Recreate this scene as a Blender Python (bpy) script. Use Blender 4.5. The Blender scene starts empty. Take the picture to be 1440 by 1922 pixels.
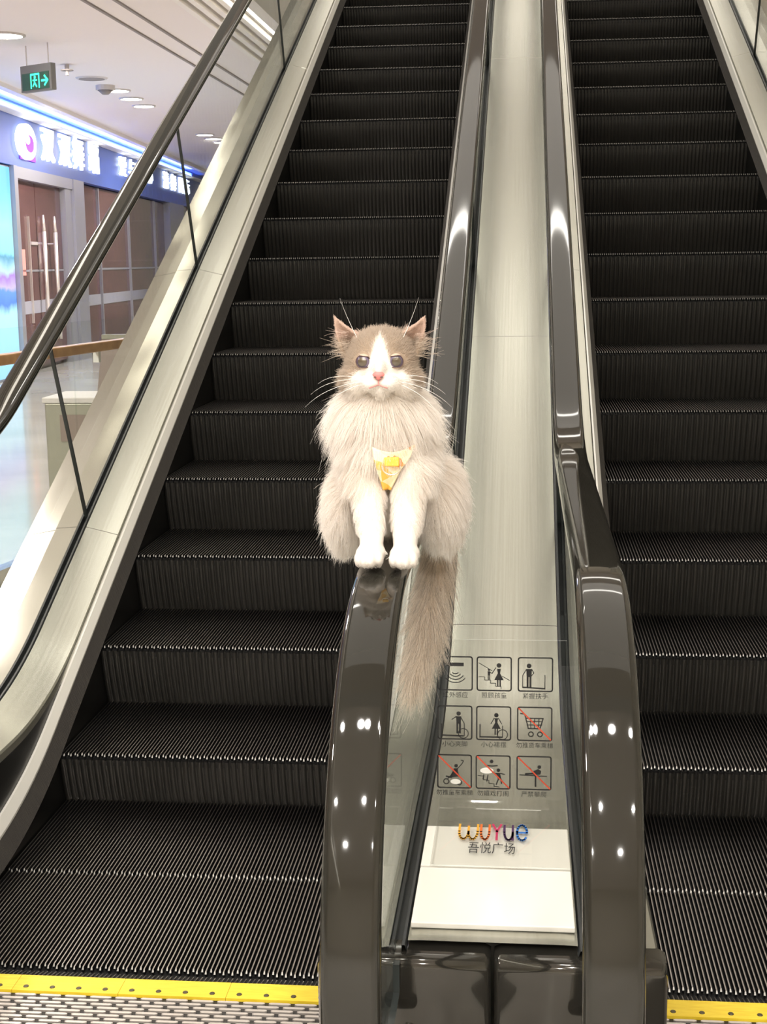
import bpy, bmesh, math, random
import numpy as np
from mathutils import Matrix, Vector

random.seed(4)
rng = np.random.default_rng(7)
sc = bpy.context.scene
COL = sc.collection

# ------------------------------------------------------------------ camera
cam_d = bpy.data.cameras.new('camera')
cam = bpy.data.objects.new('camera', cam_d)
COL.objects.link(cam)
R_ = Vector((0.9951, 0.0980, -0.0127)).normalized()
F_ = Vector((-0.0987, 0.9795, -0.1757)).normalized()
U_ = R_.cross(F_).normalized()
R_ = F_.cross(U_).normalized()
cam.matrix_world = Matrix(((R_.x, U_.x, -F_.x, 0.0), (R_.y, U_.y, -F_.y, -2.349), (R_.z, U_.z, -F_.z, 1.31), (0, 0, 0, 1)))
cam_d.sensor_fit = 'HORIZONTAL'
cam_d.sensor_width = 36
cam_d.lens = 65.744
cam_d.clip_start = 0.05
cam_d.clip_end = 200
sc.camera = cam

# ------------------------------------------------------------------ world, exposure
sc.view_settings.view_transform = 'Standard'
sc.view_settings.look = 'None'
sc.view_settings.gamma = 1
sc.view_settings.use_curve_mapping = False
sc.view_settings.exposure = 0.55
sc.cycles.use_denoising = True
sc.cycles.max_bounces = 14
sc.cycles.diffuse_bounces = 8
sc.cycles.transmission_bounces = 10
sc.cycles.transparent_max_bounces = 16
sc.cycles.caustics_reflective = False
sc.cycles.caustics_refractive = False
sc.cycles.sample_clamp_indirect = 6
world = bpy.data.worlds.new('world')
sc.world = world
world.use_nodes = True
bg = world.node_tree.nodes['Background']
bg.inputs[0].default_value = (1.0, 0.90, 0.76, 1)
bg.inputs[1].default_value = 0.25

# ------------------------------------------------------------------ ceiling lamps of the hall and the light well, with added fill lights
def area(name, loc, sx, sy, power, col=(1, .93, .82), rot=(0, 0, 0), shape='RECTANGLE', spread=None):
    d = bpy.data.lights.new(name, 'AREA')
    d.shape = shape
    d.size = sx
    if shape in ('RECTANGLE', 'ELLIPSE'):
        d.size_y = sy
    d.energy = power
    d.color = col
    if spread:
        d.spread = spread
    o = bpy.data.objects.new(name, d)
    o.location = loc
    o.rotation_euler = rot
    COL.objects.link(o)
    return o

area('light_well_panel', (0.6, 4.6, 7.35), 6.0, 9.0, 108, (1, .95, .86))
area('added_far_wall_fill', (0.6, 11.2, 7.33), 5.0, .5, 36, (1, .95, .86))  # added fill to brighten the far wall, no real fitting
area('light_well_strip', (0.2, 7.15, 7.33), 4.2, .22, 20, (1, .96, .88))
area('light_well_strip', (-1.9, 4.75, 7.33), 1.6, .34, 16, (1, .96, .88))
for (x, y, w_) in [(-1.1, -1.65, 12), (-.45, -1.65, 9), (-.25, -1.65, 9), (.30, -1.65, 9), (1.0, -1.65, 12), (-1.6, -3.6, 34), (-.2, -3.6, 40), (1.4, -3.6, 34), (-1.2, -5.6, 85), (.8, -5.6, 85)]:
    area('hall_downlight_lamp', (x, y, 3.53), .18, .18, w_, (1, .95, .88), shape='DISK')

for i, (x, y) in enumerate([(-4.4, 7.0), (-4.5, 11.0), (-4.6, 15.0), (-4.8, 20.0), (-3.6, 3.0), (-4.4, -1.0)]):
    area('shop_side_added_fill', (x, y, 3.215), .5, .5, 95, (1, .91, .84), shape='DISK')  # added fill for floor bounce onto the ceiling, apart from the modelled downlights

d_ = bpy.data.lights.new('fascia_led_lamp', 'AREA'); d_.shape = 'RECTANGLE'; d_.size = 15; d_.size_y = .08; d_.energy = 130; d_.color = (.16, .27, 1)
fl_ = bpy.data.objects.new('fascia_led_lamp', d_); COL.objects.link(fl_)      # the blue strip on top of the shop fascia, shining up
fl_.matrix_world = Matrix.Translation((-6.102 - .0745 * 5 + .24, 14.362 + 5, 3.13)) @ Matrix.Rotation(math.atan2(.9972, -.0745), 4, 'Z') @ Matrix.Rotation(math.radians(180 - 35), 4, 'X')

# ------------------------------------------------------------------ materials
MATS = {}
def mat(name, base=(.5, .5, .5), rough=.5, metal=0., spec=.5, emit=None, estr=1., coat=0., ior=None, trans=0.):
    m = bpy.data.materials.new(name)
    m.use_nodes = True
    b = m.node_tree.nodes['Principled BSDF']
    b.inputs['Base Color'].default_value = (*base, 1)
    b.inputs['Roughness'].default_value = rough
    b.inputs['Metallic'].default_value = metal
    b.inputs['Specular IOR Level'].default_value = spec
    if ior: b.inputs['IOR'].default_value = ior
    if coat:
        b.inputs['Coat Weight'].default_value = coat
        b.inputs['Coat Roughness'].default_value = .03
    if emit:
        b.inputs['Emission Color'].default_value = (*emit, 1)
        b.inputs['Emission Strength'].default_value = estr
    MATS[name] = m
    return m

def nodes(m):
    nt = m.node_tree
    return nt, nt.nodes, nt.links, nt.nodes['Principled BSDF']

def add_noise_colour(m, c1, c2, scale=(5, 5, 5), nscale=4, detail=4, lo=.35, hi=.65):
    nt, N, L, b = nodes(m)
    tc = N.new('ShaderNodeTexCoord'); mp = N.new('ShaderNodeMapping'); mp.inputs['Scale'].default_value = scale
    nz = N.new('ShaderNodeTexNoise'); nz.inputs['Scale'].default_value = nscale; nz.inputs['Detail'].default_value = detail
    cr = N.new('ShaderNodeValToRGB')
    cr.color_ramp.elements[0].position = lo; cr.color_ramp.elements[1].position = hi
    cr.color_ramp.elements[0].color = (*c1, 1); cr.color_ramp.elements[1].color = (*c2, 1)
    L.new(tc.outputs['Object'], mp.inputs['Vector']); L.new(mp.outputs[0], nz.inputs['Vector'])
    L.new(nz.outputs['Fac'], cr.inputs['Fac']); L.new(cr.outputs[0], b.inputs['Base Color'])
    return nz, mp

def add_bump(m, scale=(1, 1, 1), nscale=10, strength=.1, dist=.01, detail=2):
    nt, N, L, b = nodes(m)
    tc = N.new('ShaderNodeTexCoord'); mp = N.new('ShaderNodeMapping'); mp.inputs['Scale'].default_value = scale
    nz = N.new('ShaderNodeTexNoise'); nz.inputs['Scale'].default_value = nscale; nz.inputs['Detail'].default_value = detail
    bp = N.new('ShaderNodeBump'); bp.inputs['Strength'].default_value = strength; bp.inputs['Distance'].default_value = dist
    L.new(tc.outputs['Object'], mp.inputs['Vector']); L.new(mp.outputs[0], nz.inputs['Vector'])
    L.new(nz.outputs['Fac'], bp.inputs['Height']); L.new(bp.outputs[0], b.inputs['Normal'])

M_steel = mat('brushed_steel', (.50, .495, .43), .27, .82)
add_noise_colour(M_steel, (.475, .47, .405), (.525, .52, .455), (60, .5, 0), 3, 3)
add_bump(M_steel, (2.5, .8, 2.5), 1.6, .12, .012, 0)
M_steel_far = mat('side_steel', (.52, .50, .44), .24, 1.)
add_bump(M_steel_far, (4, 1.6, 4), 2.2, .3, .012, 0)
M_alu = mat('bright_aluminium', (.95, .94, .89), .25, .2)
M_skirt = mat('dark_skirt_steel', (.010, .010, .0095), .30, .2, .3)
M_brush = mat('brush_bristle', (.05, .045, .040), .9)
add_bump(M_brush, (6, 260, 6), 3, .8, .004, 1)
M_blk = mat('black_groove', (.006, .006, .0065), .55, 0., .25)
M_riser = mat('riser_black', (.018, .0172, .0152), .33, .0, .5)
M_cleat = mat('worn_cleat_metal', (.50, .46, .43), .30, 1.)
M_cleat_nose = mat('nose_cleat_metal', (.24, .235, .22), .42, .9)
M_rail = mat('black_rubber', (.018, .017, .0135), .05, 0., .42, coat=.08)
add_bump(M_rail, (3, 3, 3), 1.2, .05, .01, 0)
M_seal = mat('dark_seal', (.035, .038, .040), .35)
M_yellow = mat('yellow_paint', (.86, .62, .035), .45)
add_noise_colour(M_yellow, (.80, .56, .03), (.88, .66, .05), (4, 30, 4), 6, 6)
M_screw = mat('screw_dark', (.12, .10, .06), .4, .7)
M_plate = mat('plate_aluminium', (.72, .66, .62), .38, .75)
M_plate_dark = mat('plate_recess', (.02, .018, .016), .6)
M_panel_dark = mat('dark_mirror_panel', (.045, .042, .036), .10, .55, .6, coat=.5)
M_floor = mat('polished_tile', (.60, .585, .55), .10, 0., .55)
add_noise_colour(M_floor, (.52, .51, .48), (.66, .645, .61), (1, 1, 1), .9, 5)
M_ceil = mat('ceiling_paint', (.84, .785, .75), .7)
M_wall = mat('cream_wall', (.70, .65, .56), .6)
M_trim = mat('cove_trim', (.86, .83, .78), .6)
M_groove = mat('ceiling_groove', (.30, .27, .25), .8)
M_cove = mat('cove_light', (.9, .88, .8), .5, emit=(1, .93, .80), estr=5.)
M_lamp = mat('downlight_glow', (1, 1, 1), .5, emit=(1, .97, .93), estr=14.)
M_white = mat('white_card', (.87, .85, .80), .5)
M_black = mat('black_ink', (.012, .012, .014), .5)
M_red = mat('red_ink', (.62, .07, .03), .5)
M_ink_white = mat('white_ink', (.85, .85, .83), .5)
M_wood = mat('rail_wood', (.42, .22, .085), .32)
add_noise_colour(M_wood, (.36, .18, .06), (.50, .28, .11), (1, .12, 1), 14, 5)
M_fascia = mat('fascia_lit_blue', (.09, .15, .44), .4)  # blue light from the sign letters is put into this base colour
M_frame = mat('shop_frame', (.36, .36, .40), .4, .4)
M_door = mat('maroon_glass', (.060, .028, .030), .12, 0., .25)
add_noise_colour(M_door, (.085, .036, .038), (.135, .062, .060), (.6, .6, 1.2), 1.2, 4)
M_handle = mat('pull_bar', (.75, .70, .64), .3, .6)
M_letter = mat('letter_glow', (1, 1, 1), .5, emit=(.86, .94, 1), estr=1.5)
M_purple = mat('logo_purple', (.16, .03, .36), .5, emit=(.20, .02, .55), estr=.8)
M_paper_red = mat('pink_notice', (.85, .30, .26), .6, emit=(.9, .28, .24), estr=.12)
M_green = mat('exit_green', (.02, .6, .3), .5, emit=(.05, .95, .50), estr=1.6)
M_exit_body = mat('exit_body', (.20, .20, .19), .5)
M_exit_face = mat('exit_face', (.05, .12, .08), .4)
M_bluestrip = mat('blue_led', (.1, .2, 1), .5, emit=(.10, .22, 1.0), estr=2.)
M_fixture = mat('fixture_white', (.62, .58, .55), .5)
M_box = mat('metal_box', (.40, .39, .32), .3, .5)
M_box2 = mat('brown_board', (.26, .20, .17), .5)
M_band = mat('frosted_band', (.34, .34, .38), .6)

def glass_mat(name, tint=(.93, .96, .94), refl=.9, ior=1.45, tintmix=1.0):
    m = bpy.data.materials.new(name); m.use_nodes = True
    nt = m.node_tree; N = nt.nodes; L = nt.links
    for n in list(N): N.remove(n)
    out = N.new('ShaderNodeOutputMaterial'); mx = N.new('ShaderNodeMixShader')
    tr = N.new('ShaderNodeBsdfTransparent'); tr.inputs[0].default_value = (*tint, 1)
    gl = N.new('ShaderNodeBsdfGlossy'); gl.inputs['Roughness'].default_value = .02
    gl.inputs['Color'].default_value = (refl, refl, refl, 1)
    fr = N.new('ShaderNodeFresnel'); fr.inputs['IOR'].default_value = ior
    ge = N.new('ShaderNodeNewGeometry'); iv = N.new('ShaderNodeMath'); iv.operation = 'SUBTRACT'; iv.inputs[0].default_value = 1.
    mu = N.new('ShaderNodeMath'); mu.operation = 'MULTIPLY'
    L.new(ge.outputs['Backfacing'], iv.inputs[1]); L.new(fr.outputs[0], mu.inputs[0]); L.new(iv.outputs[0], mu.inputs[1])
    L.new(mu.outputs[0], mx.inputs[0]); L.new(tr.outputs[0], mx.inputs[1]); L.new(gl.outputs[0], mx.inputs[2])
    L.new(mx.outputs[0], out.inputs['Surface'])
    return m
M_glass = glass_mat('clear_glass', (.95, .967, .957), .8, 1.22)
M_glass_edge = mat('glass_edge', (.03, .035, .035), .2)
M_acryl = glass_mat('clear_acrylic', (.965, .967, .96), .9, 1.3)

# lightbox poster: flat print, lit from behind
M_poster = bpy.data.materials.new('lit_poster'); M_poster.use_nodes = True
nt = M_poster.node_tree; N = nt.nodes; L = nt.links
b = N['Principled BSDF']
tc = N.new('ShaderNodeTexCoord'); sp = N.new('ShaderNodeSeparateXYZ'); L.new(tc.outputs['Object'], sp.inputs[0])
cr = N.new('ShaderNodeValToRGB'); cr.color_ramp.interpolation = 'LINEAR'
mr = N.new('ShaderNodeMapRange'); mr.inputs[1].default_value = 0.; mr.inputs[2].default_value = 2.55
L.new(sp.outputs['Z'], mr.inputs[0])
nz = N.new('ShaderNodeTexNoise'); nz.inputs['Scale'].default_value = 3.2; nz.inputs['Detail'].default_value = 5
L.new(tc.outputs['Object'], nz.inputs['Vector'])
e = cr.color_ramp.elements
e[0].position = 0.; e[0].color = (.30, .62, 1, 1)
e[1].position = 1.; e[1].color = (.10, .48, 1, 1)
for p, c in ((.30, (.42, .80, 1)), (.34, (.08, .22, .75)), (.40, (.12, .30, .85)), (.42, (.55, .45, .95)), (.47, (.40, .20, .70)), (.50, (.50, .80, .95)), (.56, (.10, .35, .50)), (.58, (.30, .75, 1)), (.70, (.35, .80, 1)), (.85, (.16, .58, 1))):
    q = e.new(p); q.color = (*c, 1)
ad = N.new('ShaderNodeMath'); ad.operation = 'MULTIPLY_ADD'; ad.inputs[1].default_value = .10; L.new(nz.outputs['Fac'], ad.inputs[0]); L.new(mr.outputs[0], ad.inputs[2])
sb = N.new('ShaderNodeMath'); sb.operation = 'SUBTRACT'; sb.inputs[1].default_value = .05; L.new(ad.outputs[0], sb.inputs[0])
L.new(sb.outputs[0], cr.inputs['Fac'])
b.inputs['Base Color'].default_value = (.02, .03, .05, 1); L.new(cr.outputs[0], b.inputs['Emission Color'])
b.inputs['Emission Strength'].default_value = .95

# ------------------------------------------------------------------ mesh helpers
def link(name, me, parent=None, label=None, cat=None, group=None, kind=None):
    o = bpy.data.objects.new(name, me)
    COL.objects.link(o)
    if parent is not None: o.parent = parent
    tag(o, label, cat, group, kind)
    return o

def tag(o, label=None, cat=None, group=None, kind=None):
    if label: o['label'] = label
    if cat: o['category'] = cat
    if group: o['group'] = group
    if kind: o['kind'] = kind
    return o

def empty(name, loc=(0, 0, 0), label=None, cat=None, group=None, kind=None, rz=0., parent=None):
    o = bpy.data.objects.new(name, None)
    COL.objects.link(o)
    o.location = loc
    o.rotation_euler = (0, 0, rz)
    o.empty_display_size = .1
    if parent is not None: o.parent = parent
    return tag(o, label, cat, group, kind)

def mk(name, v, f, m, smooth=False, mi=None):
    me = bpy.data.meshes.new(name)
    me.from_pydata([tuple(map(float, p)) for p in v], [], [tuple(map(int, q)) for q in f])
    for x in (m if isinstance(m, (list, tuple)) else [m]): me.materials.append(x)
    if mi is not None: me.polygons.foreach_set('material_index', mi)
    if smooth: me.polygons.foreach_set('use_smooth', [True] * len(me.polygons))
    me.update()
    return me

BOXF = [(0, 3, 2, 1), (4, 5, 6, 7), (0, 1, 5, 4), (1, 2, 6, 5), (2, 3, 7, 6), (3, 0, 4, 7)]
def boxv(x0, x1, y0, y1, z0, z1):
    return [(x0, y0, z0), (x1, y0, z0), (x1, y1, z0), (x0, y1, z0), (x0, y0, z1), (x1, y0, z1), (x1, y1, z1), (x0, y1, z1)]

class MB:
    def __init__(s): s.v = []; s.f = []; s.mi = []
    def add(s, v, f, mi=0):
        n = len(s.v); s.v += list(v); s.f += [tuple(i + n for i in q) for q in f]; s.mi += [mi] * len(f); return s
    def box(s, x0, x1, y0, y1, z0, z1, mi=0): return s.add(boxv(x0, x1, y0, y1, z0, z1), BOXF, mi)
    def disc(s, c, r, n=20, ax='z', mi=0, ry=None):
        ry = ry or r; v = []
        for i in range(n):
            a = 2 * math.pi * i / n; p, q = r * math.cos(a), ry * math.sin(a)
            v.append({'z': (c[0] + p, c[1] + q, c[2]), 'y': (c[0] + p, c[1], c[2] + q), 'x': (c[0], c[1] + p, c[2] + q)}[ax])
        return s.add(v, [tuple(range(n))], mi)
    def cyl(s, c0, c1, r0, r1=None, n=16, mi=0, cap=True):
        r1 = r0 if r1 is None else r1
        a = Vector(c0); bb = Vector(c1); t = (bb - a).normalized()
        p = t.orthogonal().normalized(); q = t.cross(p); v = []
        for c, rr in ((a, r0), (bb, r1)):
            for i in range(n):
                an = 2 * math.pi * i / n
                v.append(tuple(c + p * rr * math.cos(an) + q * rr * math.sin(an)))
        f = [(i, (i + 1) % n, n + (i + 1) % n, n + i) for i in range(n)]
        if cap: f += [tuple(range(n))[::-1], tuple(range(n, 2 * n))]
        return s.add(v, f, mi)
    def mesh(s, name, m, smooth=False): return mk(name, s.v, s.f, m, smooth, s.mi)
    def obj(s, name, m, parent=None, smooth=False, bevel=0, **kw):
        o = link(name, s.mesh(name, m, smooth), parent, **kw)
        if bevel:
            md = o.modifiers.new('edge', 'BEVEL'); md.width = bevel; md.segments = 3; md.limit_method = 'ANGLE'
        return o

def grid_faces(nu, nv):
    return [(i * nv + j, i * nv + j + 1, (i + 1) * nv + j + 1, (i + 1) * nv + j) for i in range(nu - 1) for j in range(nv - 1)]

# ------------------------------------------------------------------ the shape of the incline
SL = math.tan(math.radians(25))
Y0, Z0 = 1.5681, 0.476
def zpath(Y, h, zf, t=.26):
    zi = Z0 + h + SL * (Y - Y0)
    Yi = Y0 + (zf - Z0 - h) / SL
    if Y < Yi - t: return zf
    if Y > Yi + t: return zi
    return zf + SL * (Y - (Yi - t)) ** 2 / (4 * t)

YEND = 9.4
YS = list(np.linspace(-.33, .1, 5)) + list(np.linspace(.15, 1.45, 40)) + list(np.linspace(1.6, YEND, 16))

def strip(name, prof, y0, y1, m, parent, Xe, s, smooth=True, closed=False, label=None):
    """sweep profile points (e, h on the incline, z on the flat) along the escalator"""
    ys = [y0] + [y for y in YS if y0 + .004 < y < y1 - .004] + [y1]
    v = []
    for y in ys:
        for (e_, h, zf) in prof: v.append((Xe + s * e_, y, zpath(y, h, zf)))
    n = len(prof); f = []
    for i in range(len(ys) - 1):
        for j in range(n if closed else n - 1):
            k = (j + 1) % n
            q = (i * n + j, i * n + k, (i + 1) * n + k, (i + 1) * n + j)
            f.append(q if s > 0 else q[::-1])
    if closed:
        f.append(tuple(range(n))); f.append(tuple((len(ys) - 1) * n + j for j in range(n))[::-1])
    me = mk(name, v, f, m)
    o = link(name, me, parent, label=label)
    if smooth:
        me.polygons.foreach_set('use_smooth', [True] * len(me.polygons))
        md = o.modifiers.new('split', 'EDGE_SPLIT'); md.split_angle = math.radians(24)
    return o

# ------------------------------------------------------------------ the setting
floor = MB().box(-16, 12, -12, 36, -.05, -.012).obj('floor', M_floor, kind='structure')
floor['label'] = 'polished pale tiled floor of the mall'
# low ceiling beside the light well, on the shop side
cl = MB().box(-16, -2.62, -12, 36, 3.25, 3.45).obj('ceiling', M_ceil, kind='structure')
cl['label'] = 'flat off-white ceiling over the shop side'
for gx in (-3.25, -3.02):
    g = MB().box(gx - .012, gx + .012, -12, 34, 3.236, 3.252).obj('ceiling_joint', M_groove, cl)
# stepped mouldings at the edge of the light well, with a lit cove
trim = empty('trim_1', (0, 0, 0), 'stepped white moulding with a lit cove along the ceiling edge', kind='structure')
for i in range(4):
    x0 = -2.62 + i * .085
    MB().box(x0, x0 + .05, -12, 34, 3.25 + i * .02, 3.45).obj('moulding_step', M_trim, trim)
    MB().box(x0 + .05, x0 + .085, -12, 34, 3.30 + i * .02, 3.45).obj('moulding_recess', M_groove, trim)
MB().box(-2.28, -2.12, -12, 15.5, 3.36, 3.40).obj('cove_strip', M_cove, trim)
MB().box(-2.12, -2.02, -12, 34, 3.25, 3.9).obj('moulding_step', M_trim, trim)
hall = MB().box(-2.02, 12, -12, -1.3, 3.55, 3.7).obj('ceiling', M_ceil, kind='structure')
hall['label'] = 'pale ceiling over the lower landing'
upper = MB().box(-2.6, 5.0, -1.3, 14, 7.4, 7.6).obj('ceiling', M_ceil, kind='structure')
upper['label'] = 'high pale ceiling over the light well'
wr = MB().box(5.0, 5.2, -12, 14, -.05, 7.6).obj('wall_right', M_wall, kind='structure')
wr['label'] = 'cream wall beyond the far balustrade'
wf = MB().box(-2.6, 5.0, 14, 14.2, 3.0, 7.6).obj('wall_far_added', M_wall, kind='structure')  # unseen wall, added so the steel decks reflect something bright
wf['label'] = 'unseen cream wall added at the head of the light well'
wb = MB().box(-16, 12, -9.4, -9.2, -.05, 3.7).obj('wall_back', M_wall, kind='structure')
wb['label'] = 'beige wall behind the lower landing'

# ------------------------------------------------------------------ escalator steps
WID = .797
NC = 94
PIT = WID / NC
def tread_mesh():
    B = MB()
    B.box(-WID / 2, WID / 2, .004, .425, -.03, -.011, 0)
    for i in range(NC):
        x = -WID / 2 + (i + .5) * PIT
        w = .0012; y0 = -.004 if i % 2 else .004
        v = [(x - w, y0 + .003, 0), (x + w, y0 + .003, 0), (x + w, .425, 0), (x - w, .425, 0),
             (x - .0018, y0, -.005), (x + .0018, y0, -.005), (x + .0018, .425, -.011), (x - .0018, .425, -.011), (x - .0018, y0 + .004, -.016), (x + .0018, y0 + .004, -.016)]
        B.add(v, [(0, 1, 2, 3)], 1)
        B.add(v, [(4, 5, 1, 0)], 2)
        B.add(v, [(8, 9, 5, 4), (0, 3, 7, 8), (0, 8, 4), (1, 9, 6, 2), (1, 5, 9)], 0)
    return B.mesh('step_tread', [M_blk, M_cleat, M_cleat_nose])
def riser_mesh():
    n = NC // 2; p = WID / n; zs = np.linspace(-.014, -.20, 9); sub = 6
    v = []; f = []
    cols = n * sub + 1
    for z in zs:
        q = (-z - .014) / .186
        yb = .004 + .058 * q ** 1.35
        for c in range(cols):
            ph = (c % sub) / sub
            r = .0056 * abs(math.sin(math.pi * ph)) ** .7
            v.append((-WID / 2 - .003 + c * (WID + .006) / (cols - 1), yb - r, z))
    for i in range(len(zs) - 1):
        for c in range(cols - 1):
            a = i * cols + c
            f.append((a, a + cols, a + cols + 1, a + 1))
    return mk('step_riser', v, f, M_riser, True)
TREAD, RISER = tread_mesh(), riser_mesh()

def rail_path():
    pts = []
    zf = .888
    for y in list(np.linspace(YEND, 1.3, 14)) + list(np.linspace(1.2, .3, 28)) + [.1, -.1, -.3, -.4]:
        pts.append((y, zpath(y, .775, zf, .20)))
    yc, Rr = -.475, .43
    zc = zf - Rr
    for a in np.linspace(90, 180, 22): pts.append((yc + Rr * math.cos(math.radians(a)), zc + Rr * math.sin(math.radians(a))))
    for z in (.42, .38): pts.append((yc - Rr, z))
    r2 = .20
    for a in np.linspace(188, 270, 10): pts.append((yc - Rr + r2 + r2 * math.cos(math.radians(a)), .36 + r2 * math.sin(math.radians(a))))
    pts.append((-.40, .16))
    return pts
RP = rail_path()
def rail_frames(pts):
    out = []
    for i, p in enumerate(pts):
        a = pts[max(i - 1, 0)]; c = pts[min(i + 1, len(pts) - 1)]
        ty, tz = c[0] - a[0], c[1] - a[1]; l = math.hypot(ty, tz); ty /= l; tz /= l
        out.append((p, (tz, -ty)))          # outward normal (y, z)
    return out
def handrail(X, parent, label):
    W = .035; prof = []
    # closed C profile, (x, n): flat top, rounded shoulders, lips below
    for a in np.linspace(0, 1, 5): prof.append((-.024 + .048 * a, .0145 + .0012 * math.sin(math.pi * a)))
    for a in np.linspace(75, -75, 8): prof.append((W - .0115 + .0115 * math.cos(math.radians(a)), .0 + .0145 * math.sin(math.radians(a))))
    prof += [(.018, -.0145), (.014, -.006), (-.014, -.006), (-.018, -.0145)]
    for a in np.linspace(255, 105, 8): prof.append((-W + .0115 + .0115 * math.cos(math.radians(a)), .0 + .0145 * math.sin(math.radians(a))))
    fr = rail_frames(RP); n = len(prof); v = []; f = []
    for (p, nn) in fr:
        for (x, q) in prof: v.append((X + x, p[0] + nn[0] * q, p[1] + nn[1] * q))
    for i in range(len(fr) - 1):
        for j in range(n):
            k = (j + 1) % n
            f.append((i * n + j, i * n + k, (i + 1) * n + k, (i + 1) * n + j))
    f.append(tuple(range(n))); f.append(tuple((len(fr) - 1) * n + j for j in range(n))[::-1])
    return link('handrail', mk('handrail', v, f, M_rail, True), parent, label=label)

JY = [1.573, 3.10, 5.30, 7.40]
PY, PZ = -.4226, .9063
def rail_z_under(Y): return zpath(Y, .775, .888, .20) - .010
def deck_z(Y): return zpath(Y, .112, .258) - .012
def joint_top(yj):
    zb = deck_z(yj); t = 0
    while zb + PZ * t < rail_z_under(yj + PY * t): t += .004
    return yj + PY * t
def glass_panels(X, parent):
    g = .0025
    # newel panel
    fr = rail_frames(RP)
    inner = [(p[0] - nn[0] * .010, p[1] - nn[1] * .010) for (p, nn) in fr]
    yj = JY[0] - g; yt = joint_top(yj)
    poly = [(yj, deck_z(yj)), (yt, rail_z_under(yt))]
    poly += [q for q in inner if (q[0] < yt - .01 and q[1] > .30)]
    poly += [(-.875, .30), (-.72, .20), (-.36, .20), (-.36, deck_z(-.3))]
    poly += [(y, deck_z(y)) for y in (-.2, .2, .4, .6, .7, .8, .9, 1.0, 1.2, 1.4)]
    polys = [poly]
    for k in range(len(JY)):
        ya = JY[k] + g; yb = (JY[k + 1] - g) if k + 1 < len(JY) else YEND
        ta = joint_top(ya); tb = joint_top(yb) if k + 1 < len(JY) else YEND
        polys.append([(yb, deck_z(yb)), (tb, rail_z_under(tb)), (ta, rail_z_under(ta)), (ya, deck_z(ya))])
    for poly in polys:
        n = len(poly)
        v = [(X - .005, y, z) for y, z in poly] + [(X + .005, y, z) for y, z in poly]
        f = [tuple(range(n)), tuple(range(n, 2 * n))[::-1]] + [(i, n + i, n + (i + 1) % n, (i + 1) % n) for i in range(n)]
        link('glass_panel', mk('glass_panel', v, f, [M_glass, M_glass_edge], False, [0, 0] + [1] * n), parent)

XG = (-1.267, -.190, .103, 1.174)
XE = (-1.127, -.3305, .2455, 1.0335)

def side(parent, Xe, s, Xg, outer):
    eg = abs(Xg - Xe)
    strip('skirt_panel', [(.002, -.30, -.12), (.002, .002, .008), (.030, .014, .022), (.030, .088, .238)], -.30, YEND, M_skirt, parent, Xe, s)
    strip('brush_strip', [(.016, .058, .070), (-.002, .016, .028), (-.008, .004, .014), (.004, .004, .014), (.026, .050, .062)], -.02, YEND, M_brush, parent, Xe, s, False, True)
    strip('brush_holder', [(.011, .050, .062), (.011, .056, .068), (.024, .080, .094), (.0295, .080, .094), (.0295, .046, .058)], -.10, YEND, M_alu, parent, Xe, s, False, True)
    cuts = [-.33, 1.52, 3.07, 5.35, 7.45, YEND]
    for a, c in zip(cuts, cuts[1:]):
        strip('deck_panel', [(.0285, .070, .222), (.030, .086, .238), (.034, .092, .243), (eg - .014, .1145, .261)], a + (.0012 if a > 0 else 0), c - .0012, M_steel, parent, Xe, s)
    strip('glass_channel', [(eg - .014, .1085, .254), (eg - .0105, .118, .2635), (eg - .006, .118, .2635), (eg - .0055, .10, .25), (eg + .0055, .10, .25), (eg + .006, .118, .2635), (eg + .0105, .118, .2635), (eg + .014, .1085, .254)], -.33, YEND, M_seal, parent, Xe, s, False)
    if outer:
        for a, c in zip(cuts, cuts[1:]):
            strip('deck_panel', [(eg + .014, .1145, .261), (eg + .075, .110, .256), (eg + .078, .104, .250), (eg + .165, .088, .236), (eg + .172, .07, .22), (eg + .172, -.45, -.02)], a + (.0012 if a > 0 else 0), c - .0012, M_steel_far, parent, Xe, s)
    glass_panels(Xg, parent)

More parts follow.
